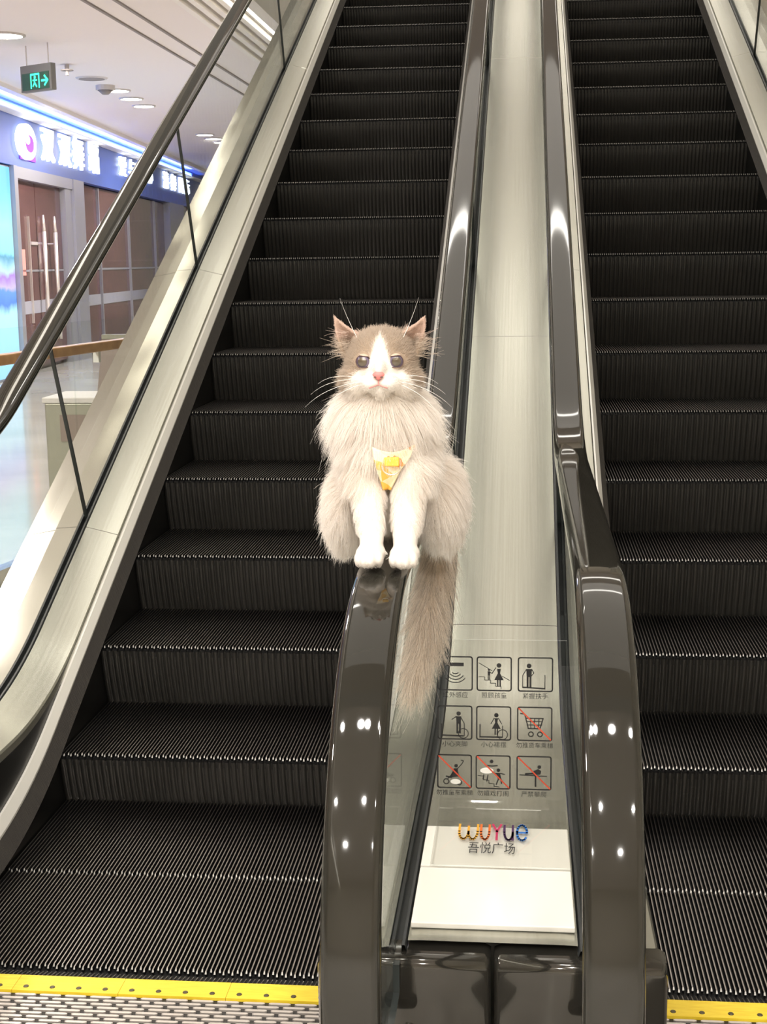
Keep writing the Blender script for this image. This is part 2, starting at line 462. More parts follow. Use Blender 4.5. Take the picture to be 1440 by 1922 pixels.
def escalator(name, i0, label, lab_l, lab_r, outer):
    e_ = empty(name, (0, 0, 0), label, 'escalator')
    xc = (XE[i0] + XE[i0 + 1]) / 2
    fl = {-4: (.05, 0.), -3: (.454, .004)}
    for k in range(-4, 20):
        y, z = fl.get(k, (Y0 + .36705 * k, Z0 + .17116 * k))
        st = link('step', TREAD, e_); st.location = (xc, y, z)
        rs = link('riser', RISER, st)
    side(e_, XE[i0], -1, XG[i0], outer == 'L')
    side(e_, XE[i0 + 1], 1, XG[i0 + 1], outer == 'R')
    handrail(XG[i0], e_, lab_l)
    handrail(XG[i0 + 1], e_, lab_r)
    # comb segments with screws and teeth
    for q in range(4):
        x0 = XE[i0] + q * WID / 4; x1 = x0 + WID / 4
        B = MB().box(x0 + .0004, x1 - .0004, -.055, 0., -.010, .006, 0)
        B.box(x0, x1, 0., .06, -.03, -.0115, 2)
        n = NC // 4 + 1
        for c in range(n):
            x = x0 + (c + .5) * (x1 - x0) / n
            B.add([(x - .0014, 0, .005), (x + .0014, 0, .005), (x + .001, .034, -.004), (x - .001, .034, -.004), (x - .0014, 0, -.01), (x + .0014, 0, -.01)], [(0, 1, 2, 3), (4, 0, 3), (1, 5, 2)], 1)
        cs = B.obj('comb_segment', [M_yellow, M_cleat, M_blk], e_, label='yellow painted comb strip')
        for c in range(4):
            x = x0 + (c + .45) * (x1 - x0) / 4
            MB().cyl((x, -.041, .006), (x, -.041, .0072), .0052, .0045, 14).obj('screw', M_screw, cs)
    B = MB()
    B.box(XE[i0] - .03, XE[i0 + 1] + .03, -.75, -.055, -.012, .0, 0)
    row = 0; y = -.0635
    while y > -.30:
        x = XE[i0] - .03 + (.0235 if row % 2 else 0) + (row % 3) * .004
        while x < XE[i0 + 1] + .03 - .05:
            w, h = .0198, .0033; cx = x + .0235
            v = [(cx - w, y - h * .4, .0035), (cx - w, y + h * .4, .0035), (cx - w + .004, y + h, .0035), (cx + w - .004, y + h, .0035), (cx + w, y + h * .4, .0035), (cx + w, y - h * .4, .0035), (cx + w - .004, y - h, .0035), (cx - w + .004, y - h, .0035)]
            v += [(a, bb, 0) for a, bb, _ in v]
            B.add(v, [tuple(range(8))[::-1]] + [(i, (i + 1) % 8, 8 + (i + 1) % 8, 8 + i) for i in range(8)], 1)
            x += .047
        y -= .0122; row += 1
    fp = B.obj('floor_plate', [M_plate_dark, M_plate], e_, label='ribbed aluminium landing plate')
    return e_

escalator('escalator', 0, 'escalator on the shop side, cat sitting on its handrail end', 'black rubber handrail along the shop side', 'black rubber handrail with the cat on it', 'L')
escalator('escalator', 2, 'escalator beside the cream wall, no cat on its handrails', 'black rubber handrail beside the clear sign', 'black rubber handrail by the cream wall', 'R')

# ------------------------------------------------------------------ steel cover between the two escalators
cd = empty('center_deck', (0, 0, 0), 'brushed steel cover between the two escalators with dark mirror end panels', 'deck')
xa, xb = XG[1] + .014, XG[2] - .014
cuts = [-.31, 1.14, 2.552, 5.35, 7.5, YEND]
for a, c in zip(cuts, cuts[1:]):
    strip('deck_panel', [(0, .1145, .261), (.02, .116, .262), ((xb - xa) - .02, .116, .262), (xb - xa, .1145, .261)], a + .0012, c - .0012, M_steel, cd, xa, 1)
for (x0, x1) in ((-.315, -.0455), (-.0405, .224)):
    B = MB()
    prof = []
    for t in np.linspace(0, 90, 8): prof.append((-.332 - .016 * math.sin(math.radians(90 - t)) * 0 - .016 + .016 - .016 * math.cos(math.radians(90 - t)), .236 + .016 * math.sin(math.radians(90 - t))))
    pr = [(-.29, .252)] + [(-.332 - .018 * math.sin(math.radians(t)), .234 + .018 * math.cos(math.radians(t))) for t in np.linspace(0, 90, 8)] + [(-.350, -.01), (-.29, -.01)]
    n = len(pr)
    r_ = .010
    v = [(x0, y + (r_ if i not in (0, n - 1) else 0), z - (r_ * .6 if i < n - 2 else 0)) for i, (y, z) in enumerate(pr)] + [(x0 + r_, y, z) for y, z in pr] + [(x1 - r_, y, z) for y, z in pr] + [(x1, y + (r_ if i not in (0, n - 1) else 0), z - (r_ * .6 if i < n - 2 else 0)) for i, (y, z) in enumerate(pr)]
    f = []
    for s_ in range(3):
        for i in range(n):
            k = (i + 1) % n
            f.append((s_ * n + i, (s_ + 1) * n + i, (s_ + 1) * n + k, s_ * n + k))
    f += [tuple(range(n)), tuple(range(3 * n, 4 * n))[::-1]]
    o = link('front_panel', mk('front_panel', v, f, M_panel_dark, True), cd, label='dark mirror front panel')
    md = o.modifiers.new('split', 'EDGE_SPLIT'); md.split_angle = math.radians(50)

# ------------------------------------------------------------------ white boards lying on the cover
zb = .2625
for (y0, y1, dz, lab) in ((-.054, .120, .010, 'plain white board on the steel cover, under the sign lettering'), (-.270, -.062, .010, 'plain white board on the steel cover, nearest its dark front')):
    o = MB().box(-.174, .086, y0, y1, zb, zb + dz).obj('white_board', M_white, bevel=.002, label=lab, cat='board', group='white boards on the steel cover')

# ------------------------------------------------------------------ clear acrylic sign with pictograms
sg = empty('acrylic_sign', (-.036, .215, .2735), 'clear acrylic sign with nine black pictograms and a rainbow logo', 'sign')
# local frame: x right, z up the upright sheet; sheet leans back slightly; foot runs forward
LEAN = math.radians(4)
def sheet_pt(x, z, off=0.):
    return (x, z * math.sin(LEAN) - off * math.cos(LEAN), z * math.cos(LEAN) + .004 + off * math.sin(LEAN))
W2, HS, TH_ = .121, .325, .003
sec = [(-.275, .0)]                       # (y, z) of the bent sheet centre line
for a in np.linspace(0, 86, 9):
    sec.append((-.02 + .02 * math.sin(math.radians(a)), .02 - .02 * math.cos(math.radians(a))))
sec.append((sec[-1][0] + HS * math.sin(LEAN), HS))
sec = [(y, z + .002) for y, z in sec]
v = []; f = []
ns = len(sec)
for x in (-W2, W2):
    for i, (y, z) in enumerate(sec):
        a = sec[max(i - 1, 0)]; c = sec[min(i + 1, ns - 1)]
        ty, tz = c[0] - a[0], c[1] - a[1]; l = math.hypot(ty, tz); ny, nz_ = -tz / l, ty / l
        v.append((x, y - ny * .0012, z - nz_ * .0012)); v.append((x, y + ny * .0012, z + nz_ * .0012))
m2 = 2 * ns
for i in range(ns - 1):
    a = 2 * i
    f += [(a, a + 2, m2 + a + 2, m2 + a), (a + 1, m2 + a + 1, m2 + a + 3, a + 3), (a, a + 1, a + 3, a + 2), (m2 + a, m2 + a + 2, m2 + a + 3, m2 + a + 1)]
f += [(0, m2, m2 + 1, 1), (2 * ns - 2, 2 * ns - 1, m2 + 2 * ns - 1, m2 + 2 * ns - 2)]
M_acryl_edge = mat('acrylic_edge', (.78, .80, .77), .2, 0., .6)
ami = [0, 0, 1, 1] * (ns - 1) + [1, 1]
pnl = link('panel', mk('acrylic_panel', v, f, [M_acryl, M_acryl_edge], False, ami), sg, label='bent clear acrylic sheet')

class Ink:
    """flat print on the upright sheet, units are metres in the sheet's own plane"""
    def __init__(s, fn): s.B = MB(); s.fn = fn
    def poly(s, pts): s.B.add([s.fn(x, z) for x, z in pts], [tuple(range(len(pts)))]); return s
    def line(s, pts, w, closed=False):
        P = [Vector(p) for p in pts]
        if closed: P = P + [P[0]]
        for a, c in zip(P, P[1:]):
            d = (c - a)
            if d.length < 1e-7: continue
            d.normalize(); n = Vector((-d.y, d.x)) * w / 2; e2 = d * w * .3
            s.poly([tuple(a - e2 + n), tuple(a - e2 - n), tuple(c + e2 - n), tuple(c + e2 + n)])
        return s
    def circ(s, c, r, n=16, w=None):
        pts = [(c[0] + r * math.cos(2 * math.pi * i / n), c[1] + r * math.sin(2 * math.pi * i / n)) for i in range(n)]
        return s.line(pts, w, True) if w else s.poly(pts)
    def arc(s, c, r, a0, a1, w, n=10):
        return s.line([(c[0] + r * math.cos(math.radians(a)), c[1] + r * math.sin(math.radians(a))) for a in np.linspace(a0, a1, n)], w)
    def obj(s, name, m, parent, **kw): return s.B.obj(name, m, parent, **kw)

SQ = .0645                                  # side of one square
cols = (-.0900, -.0160, .0620)
rows = (.258, .162, .066)
caps = [['红外感应', '照顾孩童', '紧握扶手'], ['小心夹脚', '小心裙摆', '勿推货车乘梯'], ['勿推童车乘梯', '勿嬉戏打闹', '严禁攀爬']]
FRONT = .0026
def text_obj(name, body, size, m, parent, loc, rot, align='CENTER', extrude=0., offset=0.):
    c = bpy.data.curves.new(name, 'FONT'); c.body = body; c.size = size; c.align_x = align; c.align_y = 'CENTER'
    c.extrude = extrude
    c.offset = offset
    c.materials.append(m)
    c.resolution_u = 3
    o = bpy.data.objects.new(name, c); COL.objects.link(o); o.parent = parent
    me = bpy.data.meshes.new_from_object(o)
    bpy.data.objects.remove(o)
    o = link(name, me, parent)
    o.location = loc; o.rotation_euler = rot
    return o

def person(k, x, z, h, dress=False, pose=0):
    """small standing figure, foot at (x, z), height h"""
    k.circ((x, z + h * .90), h * .10)
    if dress:
        k.poly([(x - h * .08, z + h * .76), (x + h * .08, z + h * .76), (x + h * .05, z + h * .56), (x + h * .20, z + h * .27), (x - h * .20, z + h * .27), (x - h * .05, z + h * .56)])
        k.line([(x - h * .05, z), (x - h * .05, z + h * .28)], h * .06); k.line([(x + h * .05, z), (x + h * .05, z + h * .28)], h * .06)
    else:
        k.poly([(x - h * .12, z + h * .77), (x + h * .12, z + h * .77), (x + h * .10, z + h * .42), (x - h * .10, z + h * .42)])
        k.line([(x - h * .06, z), (x - h * .06, z + h * .45)], h * .085); k.line([(x + h * .06, z), (x + h * .06, z + h * .45)], h * .085)

for r in range(3):
    for c in range(3):
        cx, cz = cols[c] + r * -.0008, rows[r]
        fn = lambda x, z, cx=cx, cz=cz: sheet_pt(cx + x, cz + z, FRONT)
        k = Ink(fn); S = SQ / 2; w = .0026
        pts = []
        for (sx, sz, a0) in ((1, 1, 0), (-1, 1, 90), (-1, -1, 180), (1, -1, 270)):
            for a in np.linspace(a0, a0 + 90, 4):
                pts.append((sx * (S - .004) + .004 * math.cos(math.radians(a)), sz * (S - .004) + .004 * math.sin(math.radians(a))))
        k.line(pts, w, True)
        t = .0016; white = None; red = False
        if (r, c) == (0, 0):
            k.poly([(-.016, .014), (.016, .014), (.016, .021), (-.016, .021)])
            for rr, a in ((.007, 50), (.012, 52), (.018, 55), (.024, 50)): k.arc((0, .004 + .002), rr, 270 - a, 270 + a, .0017)
        elif (r, c) == (0, 1):
            k.line([(-.029, .021), (-.004, .006)], t * .8); k.line([(.015, -.004), (.029, -.012)], t * .8)
            k.line([(-.029, -.006), (-.018, -.006), (-.018, -.012), (-.007, -.012), (-.007, -.018), (.003, -.018), (.003, -.024), (.013, -.024), (.013, -.029)], t * .8)
            person(k, .009, -.024, .045, True); person(k, -.010, -.012, .022); k.line([(.003, .012), (-.004, .001), (-.010, .004)], t)
        elif (r, c) == (0, 2):
            person(k, -.012, -.024, .045); k.line([(-.017, .010), (-.024, -.002), (-.024, -.026)], t); k.line([(-.024, -.025), (.018, -.027)], .0028); k.line([(.018, -.027), (.018, -.001)], t); k.line([(-.007, .010), (-.003, .003), (-.007, -.002)], t)
        elif (r, c) == (1, 0):
            person(k, .007, -.020, .042); k.line([(-.026, -.003), (-.026, -.025)], .0022); k.line([(-.026, -.025), (.016, -.026)], .0030); k.line([(.003, .012), (-.006, .006)], t); k.line([(.011, .011), (.018, -.002), (.018, -.026)], t); k.circ((.016, -.021), .0095, 18, .0016)
        elif (r, c) == (1, 1):
            person(k, .005, -.022, .042, True); k.line([(-.026, -.003), (-.026, -.027)], .0022); k.line([(-.026, -.027), (.016, -.027)], .0030); k.line([(.001, .010), (-.005, -.001)], t); k.line([(.009, .010), (.015, -.001)], t); k.line([(.017, -.005), (.017, -.027)], t); k.circ((.017, -.022), .0095, 18, .0016)
        elif (r, c) == (1, 2):
            k.line([(-.027, .020), (-.019, .019), (-.012, -.009), (.010, -.009), (.016, .011), (-.017, .011)], .0022)
            for zz in (.005, -.002): k.line([(-.015, zz), (.014, zz)], .0016)
            for xx in (-.008, .000, .008): k.line([(xx, .011), (xx * .9, -.009)], .0016)
            k.circ((-.007, -.020), .0045, 14, .002); k.circ((.010, -.020), .0045, 14, .002); red = True
        elif (r, c) == (2, 0):
            k.circ((.003, .011), .0035); k.poly([(-.001, .006), (.006, .006), (.009, -.010), (-.010, -.013)]); k.line([(-.014, -.016), (.015, .016), (.017, .021), (.013, .022)], .0018)
            k.circ((-.016, -.020), .005, 14, .0018); k.circ((.009, -.022), .0045, 14, .0018); k.line([(-.016, -.010), (-.006, -.012)], .003); red = True
            white = [(.002 + .010 * math.cos(a), -.020 + .005 * math.sin(a)) for a in np.linspace(0, 6.28, 14, endpoint=False)]
        elif (r, c) == (2, 1):
            k.circ((-.003, .021), .0035); k.line([(-.014, .013), (-.003, .012), (.008, .013)], .0024); k.circ((.010, .004), .0035); k.poly([(.006, -.001), (.013, -.001), (.016, -.014), (.009, -.014)]); k.line([(.001, -.002), (.008, -.003)], .002); k.line([(.013, -.002), (.022, -.004)], .002)
            k.line([(.010, -.014), (.006, -.024)], .0024); k.line([(.015, -.014), (.016, -.022)], .0024); k.line([(-.018, -.006), (-.019, -.014)], .0022); k.line([(-.010, -.006), (-.012, -.018)], .0022)
            k.line([(-.029, -.007), (-.019, -.008), (-.018, -.015), (-.008, -.016), (-.008, -.022), (.002, -.023), (.002, -.028), (.012, -.029)], t * .8); red = True
            white = [(-.012 + .013 * math.cos(a), .003 + .006 * math.sin(a)) for a in np.linspace(0, 6.28, 14, endpoint=False)]
        else:
            k.circ((.010, .012), .0035); k.poly([(-.001, .004), (.008, .008), (.014, .004), (.012, -.003), (-.001, -.004)]); k.line([(-.016, -.002), (.0, -.001)], .0035); k.line([(-.027, -.004), (.024, -.006)], .0020); k.line([(.003, -.006), (.003, -.026)], .0032); k.line([(-.004, .004), (-.008, .010)], .0018); red = True
        pg = k.obj('pictogram', M_black, sg)
        if white:
            Ink(lambda x, z, fn=fn: tuple(Vector(fn(x, z)) + Vector((0, -.0003, 0)))).poly(white).obj('white_patch', M_ink_white, pg)
        if red:
            Ink(lambda x, z, fn=fn: tuple(Vector(fn(x, z)) + Vector((0, -.0006, 0)))).line([(-S + .002, S - .002), (S - .002, -S + .002)], .0026).obj('slash', M_red, pg, label='red diagonal slash')
        p = sheet_pt(cx, cz - .0425, FRONT)
        text_obj('caption', caps[r][c], .0122 if len(caps[r][c]) < 6 else .0118, M_black, sg, p, (math.pi / 2 - LEAN * 0 - LEAN, 0, 0))

# rainbow logo and name on the foot of the sheet (flat print, seen above the white board)
def foot_fn(x, z): return (-.017 + (x - .009) * .765, -.129 + (z - .138) * 1.45, .0042)
def logo_letter(strokes, col, name='logo_letter'):
    m = mat('ink_' + name, col, .5)
    k = Ink(foot_fn)
    for s_ in strokes: k.line(s_, .0055)
    return k.obj(name, m, sg)
def arcpts(cx, cz, r, a0, a1, n=12, ry=None):
    ry = ry or r
    return [(cx + r * math.cos(math.radians(a)), cz + ry * math.sin(math.radians(a))) for a in np.linspace(a0, a1, n)]
lz = .138
LS = [([arcpts(-.052, lz, .011, 180, 360, 10, .024), arcpts(-.030, lz, .011, 180, 360, 10, .024), [(-.063, lz), (-.063, lz + .022)], [(-.041, lz), (-.041, lz + .016)], [(-.019, lz), (-.019, lz + .022)]], (.85, .42, .03), 'logo_letter'),
      ([arcpts(-.001, lz, .010, 180, 360, 10, .024), [(-.011, lz), (-.011, lz + .022)], [(.009, lz), (.009, lz + .022)]], (.85, .17, .02), 'logo_letter'),
      ([[(.017, lz + .024), (.027, lz + .002)], [(.037, lz + .024), (.027, lz + .002), (.027, lz - .024)]], (.55, .03, .12), 'logo_letter'),
      ([arcpts(.055, lz, .010, 180, 360, 10, .024), [(.045, lz), (.045, lz + .022)], [(.065, lz), (.065, lz - .024)], [(.065, lz), (.065, lz + .022)]], (.06, .015, .09), 'logo_letter'),
      ([arcpts(.087, lz, .012, 0, 320, 16, .024), [(.075, lz), (.099, lz)]], (.02, .18, .65), 'logo_letter')]
for s_, c_, n_ in LS: logo_letter([[(x - .006, z) for x, z in q] for q in s_], c_, n_)
nm = text_obj('name_text', '吾悦广场', .0215, M_black, sg, (-.016, -.2045, .0042), (0, 0, 0))
nm.scale = (1., 2.4, 1)

# ------------------------------------------------------------------ shop front across the hall
SA = Vector((-6.102, 14.362, 0))
ANG = math.atan2(-.0745, .9972)             # wall runs along +y turned a little
TX = Vector((-.0745, .9972, 0)); NX = Vector((.9972, .0745, 0))
class WB(MB):
    def add(s, v, f, mi=0): return MB.add(s, [(p[0], -p[1], p[2]) for p in v], [tuple(q)[::-1] for q in f], mi)
def shop(name, label=None, cat=None, kind=None):
    o = bpy.data.objects.new(name, None); COL.objects.link(o)
    # local x = along the wall, local y = into the wall, z up; WB boxes take y as the distance out of the wall
    o.matrix_world = Matrix(((TX.x, -NX.x, 0, SA.x), (TX.y, -NX.y, 0, SA.y), (0, 0, 1, 0), (0, 0, 0, 1)))
    return tag(o, label, cat, None, kind)
sw = shop('wall_left', 'shop front with dark maroon glazing and grey frames', kind='structure')
WB().box(-14, 22, -.5, -.12, -.05, 3.25).obj('back_board', M_door, sw)
for (a, c) in ((-.13, .02), (2.82, 3.42), (10.55, 12.2)):
    WB().box(a, c, -.12, .06, -.012, 2.5).obj('pillar', M_frame, sw)
WB().box(2.45, 2.82, -.12, .02, -.012, 2.38).obj('pillar', M_frame, sw)
WB().box(.02, 2.82, -.12, .04, 2.36, 2.5).obj('door_head', M_frame, sw)
for (a, c) in ((3.42, 4.73), (4.77, 7.0), (7.04, 9.4), (9.44, 10.55)):
    WB().box(a, c, -.10, -.07, .05, 2.48).obj('window_pane', M_door, sw)
for a in (4.75, 7.02, 9.42): WB().box(a - .022, a + .022, -.10, -.03, .0, 2.48).obj('mullion', M_frame, sw)
WB().box(3.42, 10.55, -.07, -.055, 1.245, 1.275).obj('glazing_bar', M_frame, sw)
WB().box(3.42, 10.55, -.066, -.06, .72, .88).obj('frosted_band', M_band, sw)
WB().box(12.2, 22, -.12, .0, 0, 2.5).obj('window_pane', M_door, sw)
WB().box(13.0, 13.08, -.12, .03, 0, 2.5).obj('mullion', M_frame, sw)
fa = WB().box(-14, 22, -.12, .04, 2.5, 3.25).obj('fascia', M_fascia, sw)
WB().box(-14, 22, .04, .20, 3.09, 3.11).obj('cornice', M_trim, sw)
WB().box(-14, 22, .18, .20, 3.11, 3.16).obj('cornice', M_fascia, sw)
WB().box(-14, 22, .34, .44, 3.20, 3.25).obj('cornice', M_trim, sw)
WB().box(-4.5, 14.5, .06, .14, 3.11, 3.12).obj('blue_strip', M_bluestrip, sw, label='blue lamp strip hidden behind the cornice')

# glass double door with bar handles
dr = shop('door_1', 'dark maroon glass double door with tall bar handles', kind='structure')
for (a, c) in ((.04, 1.13), (1.15, 2.43)):
    WB().box(a, c, -.08, -.05, .04, 2.36).obj('door_leaf', M_door, dr)
WB().box(.04, 2.43, -.05, -.045, .72, .88).obj('frosted_band', M_band, dr)
WB().box(.04, 2.43, -.05, -.04, 1.245, 1.27).obj('glazing_bar', M_frame, dr)
WB().box(.70, .72, -.05, -.02, .6, 1.93).obj('door_edge', M_handle, dr)
for x in (1.12, 1.68):
    B = WB(); B.cyl((x, .05, .35), (x, .05, 1.75), .028, .028, 10); B.cyl((x, .05, 1.75), (x, .05, 1.96), .028, .012, 10)
    h = B.obj('pull_handle', M_handle, dr, True)
    WB().cyl((x, -.05, 1.6), (x, .05, 1.6), .014, n=8).obj('bracket', M_handle, h)
WB().box(.8, 1.1, -.045, -.03, 1.58, 1.62).obj('lock_bar', M_handle, dr)
nt_ = shop('paper_notice', 'pink paper notice stuck on the dark glass door', 'notice')
WB().box(.10, .52, -.044, -.040, 1.20, 1.52).obj('sheet', M_paper_red, nt_)

# backlit poster box beside the door
lb = shop('lightbox', 'backlit cyan poster box beside the shop door', 'lightbox')
WB().box(-3.2, -.14, -.115, .0, -.01, 2.49).obj('case', M_frame, lb)
WB().box(-3.15, -.16, .0, .012, .02, 2.47).obj('poster', M_poster, lb, label='glowing blue poster print')

# sign letters on the fascia
ss = shop('shop_sign', 'glowing white shop sign lettering with round logo on blue-lit fascia', 'sign')
def face_text(body, s_, z, size, sx=1., name='letter'):
    o = text_obj(name, body, size, M_letter, ss, (s_, -.07, z), (math.pi / 2, 0, 0), extrude=.02, offset=size * .008)
    o.scale = (sx, 1, 1)
    return o
for ch, s_, zz in (('双', 1.47, 2.83), ('双', 2.36, 2.83), ('舞', 3.13, 2.83), ('蹈', 4.10, 2.84)): face_text(ch, s_, zz, .47, 1.35)
for ch, s_ in (('爱', 6.19), ('与', 6.95), ('梦', 7.72), ('心', 8.5), ('清', 10.15), ('舞', 11.0), ('国', 11.9), ('际', 12.65)): face_text(ch, s_, 2.87, .34, 1.6)
lg = WB(); lg.cyl((.53, .04, 2.81), (.53, .10, 2.81), .215, n=28)
lg = lg.obj('logo_disc', M_letter, ss); lg.scale = (1.75, 1, 1); lg.location = (-.53 * .75 - .10, 0, 0)
WB().cyl((.56, .101, 2.79), (.56, .106, 2.79), .105, n=22).obj('logo_eye', M_purple, lg)
WB().cyl((.50, .107, 2.83), (.50, .112, 2.83), .055, n=18).obj('logo_glint', M_letter, lg)
WB().box(.40, .80, .045, .055, 2.595, 2.66).obj('logo_base', M_purple, lg)

# ------------------------------------------------------------------ ceiling fittings
def downlight(x, y, label, r=.13, group='ceiling downlights'):
    t = empty('downlight', (x, y, 3.25), label, 'downlight', group)
    B = MB(); n = 24
    for i in range(n):
        a0, a1 = 2 * math.pi * i / n, 2 * math.pi * (i + 1) / n
        B.add([(r * math.cos(a0), r * math.sin(a0), -.012), (r * math.cos(a1), r * math.sin(a1), -.012), (r * .84 * math.cos(a1), r * .84 * math.sin(a1), -.016), (r * .84 * math.cos(a0), r * .84 * math.sin(a0), -.016), (r * math.cos(a0), r * math.sin(a0), 0), (r * math.cos(a1), r * math.sin(a1), 0)], [(0, 3, 2, 1), (4, 0, 1, 5)])
    B.obj('ring', M_fixture, t, True)
    MB().cyl((0, 0, -.004), (0, 0, -.014), r * .85, n=24).obj('lens', M_lamp, t)
downlight(-4.39, 9.70, 'round downlight nearest the exit sign', .17)
for i, (x, y) in enumerate(((-4.55, 13.62), (-4.62, 14.42), (-4.68, 15.20))):
    downlight(x, y, ('nearest', 'middle', 'farthest')[i] + ' downlight of the row past the dome camera', .145)
for i, (x, y) in enumerate(((-4.82, 19.2), (-4.84, 19.9), (-4.86, 20.6))):
    downlight(x, y, ('nearest', 'middle', 'farthest')[i] + ' downlight of the distant row by the handrail', .145)
t = empty('sprinkler_head', (-4.46, 11.55, 3.25), 'small hanging sprinkler head on the ceiling', 'sprinkler')  # this is a sprinkler: stem, deflector and bulb
B = MB(); B.cyl((0, 0, 0), (0, 0, -.05), .022, n=10); B.obj('stem', M_fixture, t)
MB().cyl((0, 0, -.05), (0, 0, -.058), .062, n=14).obj('deflector', M_groove, t)
MB().cyl((0, 0, -.058), (0, 0, -.10), .014, .02, n=8).obj('bulb', M_groove, t)
t = empty('ceiling_speaker', (-4.52, 12.55, 3.25), 'flat round ceiling speaker cover', 'speaker')
MB().cyl((0, 0, 0), (0, 0, -.014), .17, .155, n=26).obj('rim', M_fixture, t)
MB().cyl((0, 0, -.014), (0, 0, -.017), .135, n=26).obj('grille', M_groove, t)
t = empty('dome_camera', (-4.57, 13.2, 3.25), 'white dome security camera on the ceiling', 'camera')
MB().cyl((0, 0, 0), (0, 0, -.05), .105, n=20).obj('mount', M_fixture, t)
MB().cyl((0, 0, -.05), (0, 0, -.095), .085, .035, n=20).obj('dome', M_groove, t, True)
# hanging exit sign
t = empty('exit_sign', (-4.31, 10.25, 2.96), 'hanging green exit sign with running figure and arrow', 'sign')
t.rotation_euler = (0, 0, math.radians(-32))
MB().box(-.21, .21, -.03, .03, -.115, .115).obj('body', M_exit_body, t, bevel=.006)
MB().box(-.185, .185, -.033, -.030, -.10, .045).obj('face', M_exit_face, t)
for x in (-.15, .15): MB().cyl((x, 0, .115), (x, 0, .29), .006, n=8).obj('hanger', M_fixture, t)
k = Ink(lambda x, z: (x, -.0345, z))
k.line([(-.06, -.085), (-.06, .03), (.05, .03), (.05, -.085)], .016); k.circ((-.005, .005), .014); k.line([(-.01, -.01), (-.012, -.04), (.015, -.075)], .016); k.line([(-.012, -.04), (-.035, -.07)], .014); k.line([(-.035, -.02), (.02, -.02)], .012)
k.line([(.085, -.03), (.165, -.03)], .018); k.line([(.125, .01), (.168, -.03), (.125, -.07)], .018)
k.obj('pictogram', M_green, t)

# ------------------------------------------------------------------ glass balustrade with timber rail beside the light well
P0 = Vector((-2.846, -.94, 0)); P1 = Vector((-1.97, 4.66, 0)); d = (P1 - P0); Lr = d.length; d.normalize()
gr = empty('glass_railing', P0, 'glass railing with a timber handrail beside the escalator', 'railing')
gr.rotation_euler = (0, 0, math.atan2(d.y, d.x))
MB().box(0, Lr, -.03, .03, .905, .95).obj('timber_rail', M_wood, gr, bevel=.006, label='brown timber handrail')
for a, c in ((0, 1.0), (1.005, 2.05), (2.055, 3.1), (3.105, 4.15), (4.155, 4.992), (4.998, Lr)): MB().box(a, c, -.006, .006, .02, 1.055).obj('glass_panel', M_glass, gr)
MB().box(0, Lr, -.03, .03, -.012, .06).obj('base_shoe', M_steel_far, gr)
for a in (.5, 1.5, 2.6, 3.98, 4.58, 5.28): MB().box(a - .012, a + .012, .006, .035, .85, .91).obj('rail_clip', M_alu, gr)
# boxes seen behind the railing glass
t = empty('waste_bin', (-2.32, 4.9, -.012), 'grey-green metal clad box standing behind the railing', 'bin')
MB().box(-.16, .20, -.18, .18, 0, .62).obj('body', M_box, t, bevel=.008)
MB().box(-.17, .21, -.19, .19, .62, .65).obj('lid', M_fixture, t, bevel=.006)
MB().box(-.08, .12, -.184, -.178, .42, .56).obj('slot', M_box2, t)
t = empty('notice_board', (-2.22, 5.6, -.012), 'brown folding notice board behind the metal box', 'board')
for s_ in (-1, 1):
    v = [(-.26, s_ * .20 - .012, 0), (.26, s_ * .20 - .012, 0), (.20, -.012, .92), (-.20, -.012, .92), (-.26, s_ * .20 + .012, 0), (.26, s_ * .20 + .012, 0), (.20, .012, .92), (-.20, .012, .92)]
    link('leaf', mk('leaf', v, [(0, 1, 2, 3), (7, 6, 5, 4), (0, 4, 5, 1), (1, 5, 6, 2), (2, 6, 7, 3), (3, 7, 4, 0)], M_box2), t)
MB().box(-.20, .20, -.02, .02, .905, .93).obj('hinge_bar', M_box, t)

# ------------------------------------------------------------------ the cat on the handrail
from mathutils.bvhtree import BVHTree
CAT = Vector((-.18, -.47, .905))
ELL = [('head', -.0145, .045, .2692, .0470, .050, .0420), ('brow', -.0140, .040, .2900, .0380, .040, .0240),
       ('cheek', -.0430, .035, .2480, .0225, .034, .0236), ('cheek', .0150, .035, .2480, .0225, .034, .0236),
       ('muzzle', -.0235, -.002, .2450, .0145, .021, .0110), ('muzzle', .0005, -.002, .2450, .0145, .021, .0110),
       ('chin', -.0115, .004, .2350, .0120, .016, .0070), ('throat', -.0130, .050, .2080, .0400, .040, .0330), ('bridge', -.0115, .000, .2640, .0090, .020, .0150),
       ('ruff', -.0165, .080, .2000, .0600, .066, .0460), ('chest', -.0153, .085, .1457, .0530, .075, .0646),
       ('torso', -.0173, .190, .1050, .0640, .115, .0760), ('back', -.0218, .190, .1700, .0500, .090, .0650),
       ('haunch', -.0800, .200, .0480, .0300, .105, .0560), ('haunch', .0570, .210, .0520, .0310, .105, .0600),
       ('rump', -.0150, .270, .0620, .0650, .090, .0500),
       ('paw', -.0245, -.030, .0165, .0205, .036, .0135), ('paw', .0219, -.030, .0160, .0205, .036, .0135)]
for sx, zz in ((-.0245, .0155), (.0219, .0150)):
    for dx, dy in ((-.0135, -.054), (-.0046, -.063), (.0048, -.063), (.0138, -.054)):
        ELL.append(('toe', sx + dx, dy, zz - .002, .0062, .014, .0105))
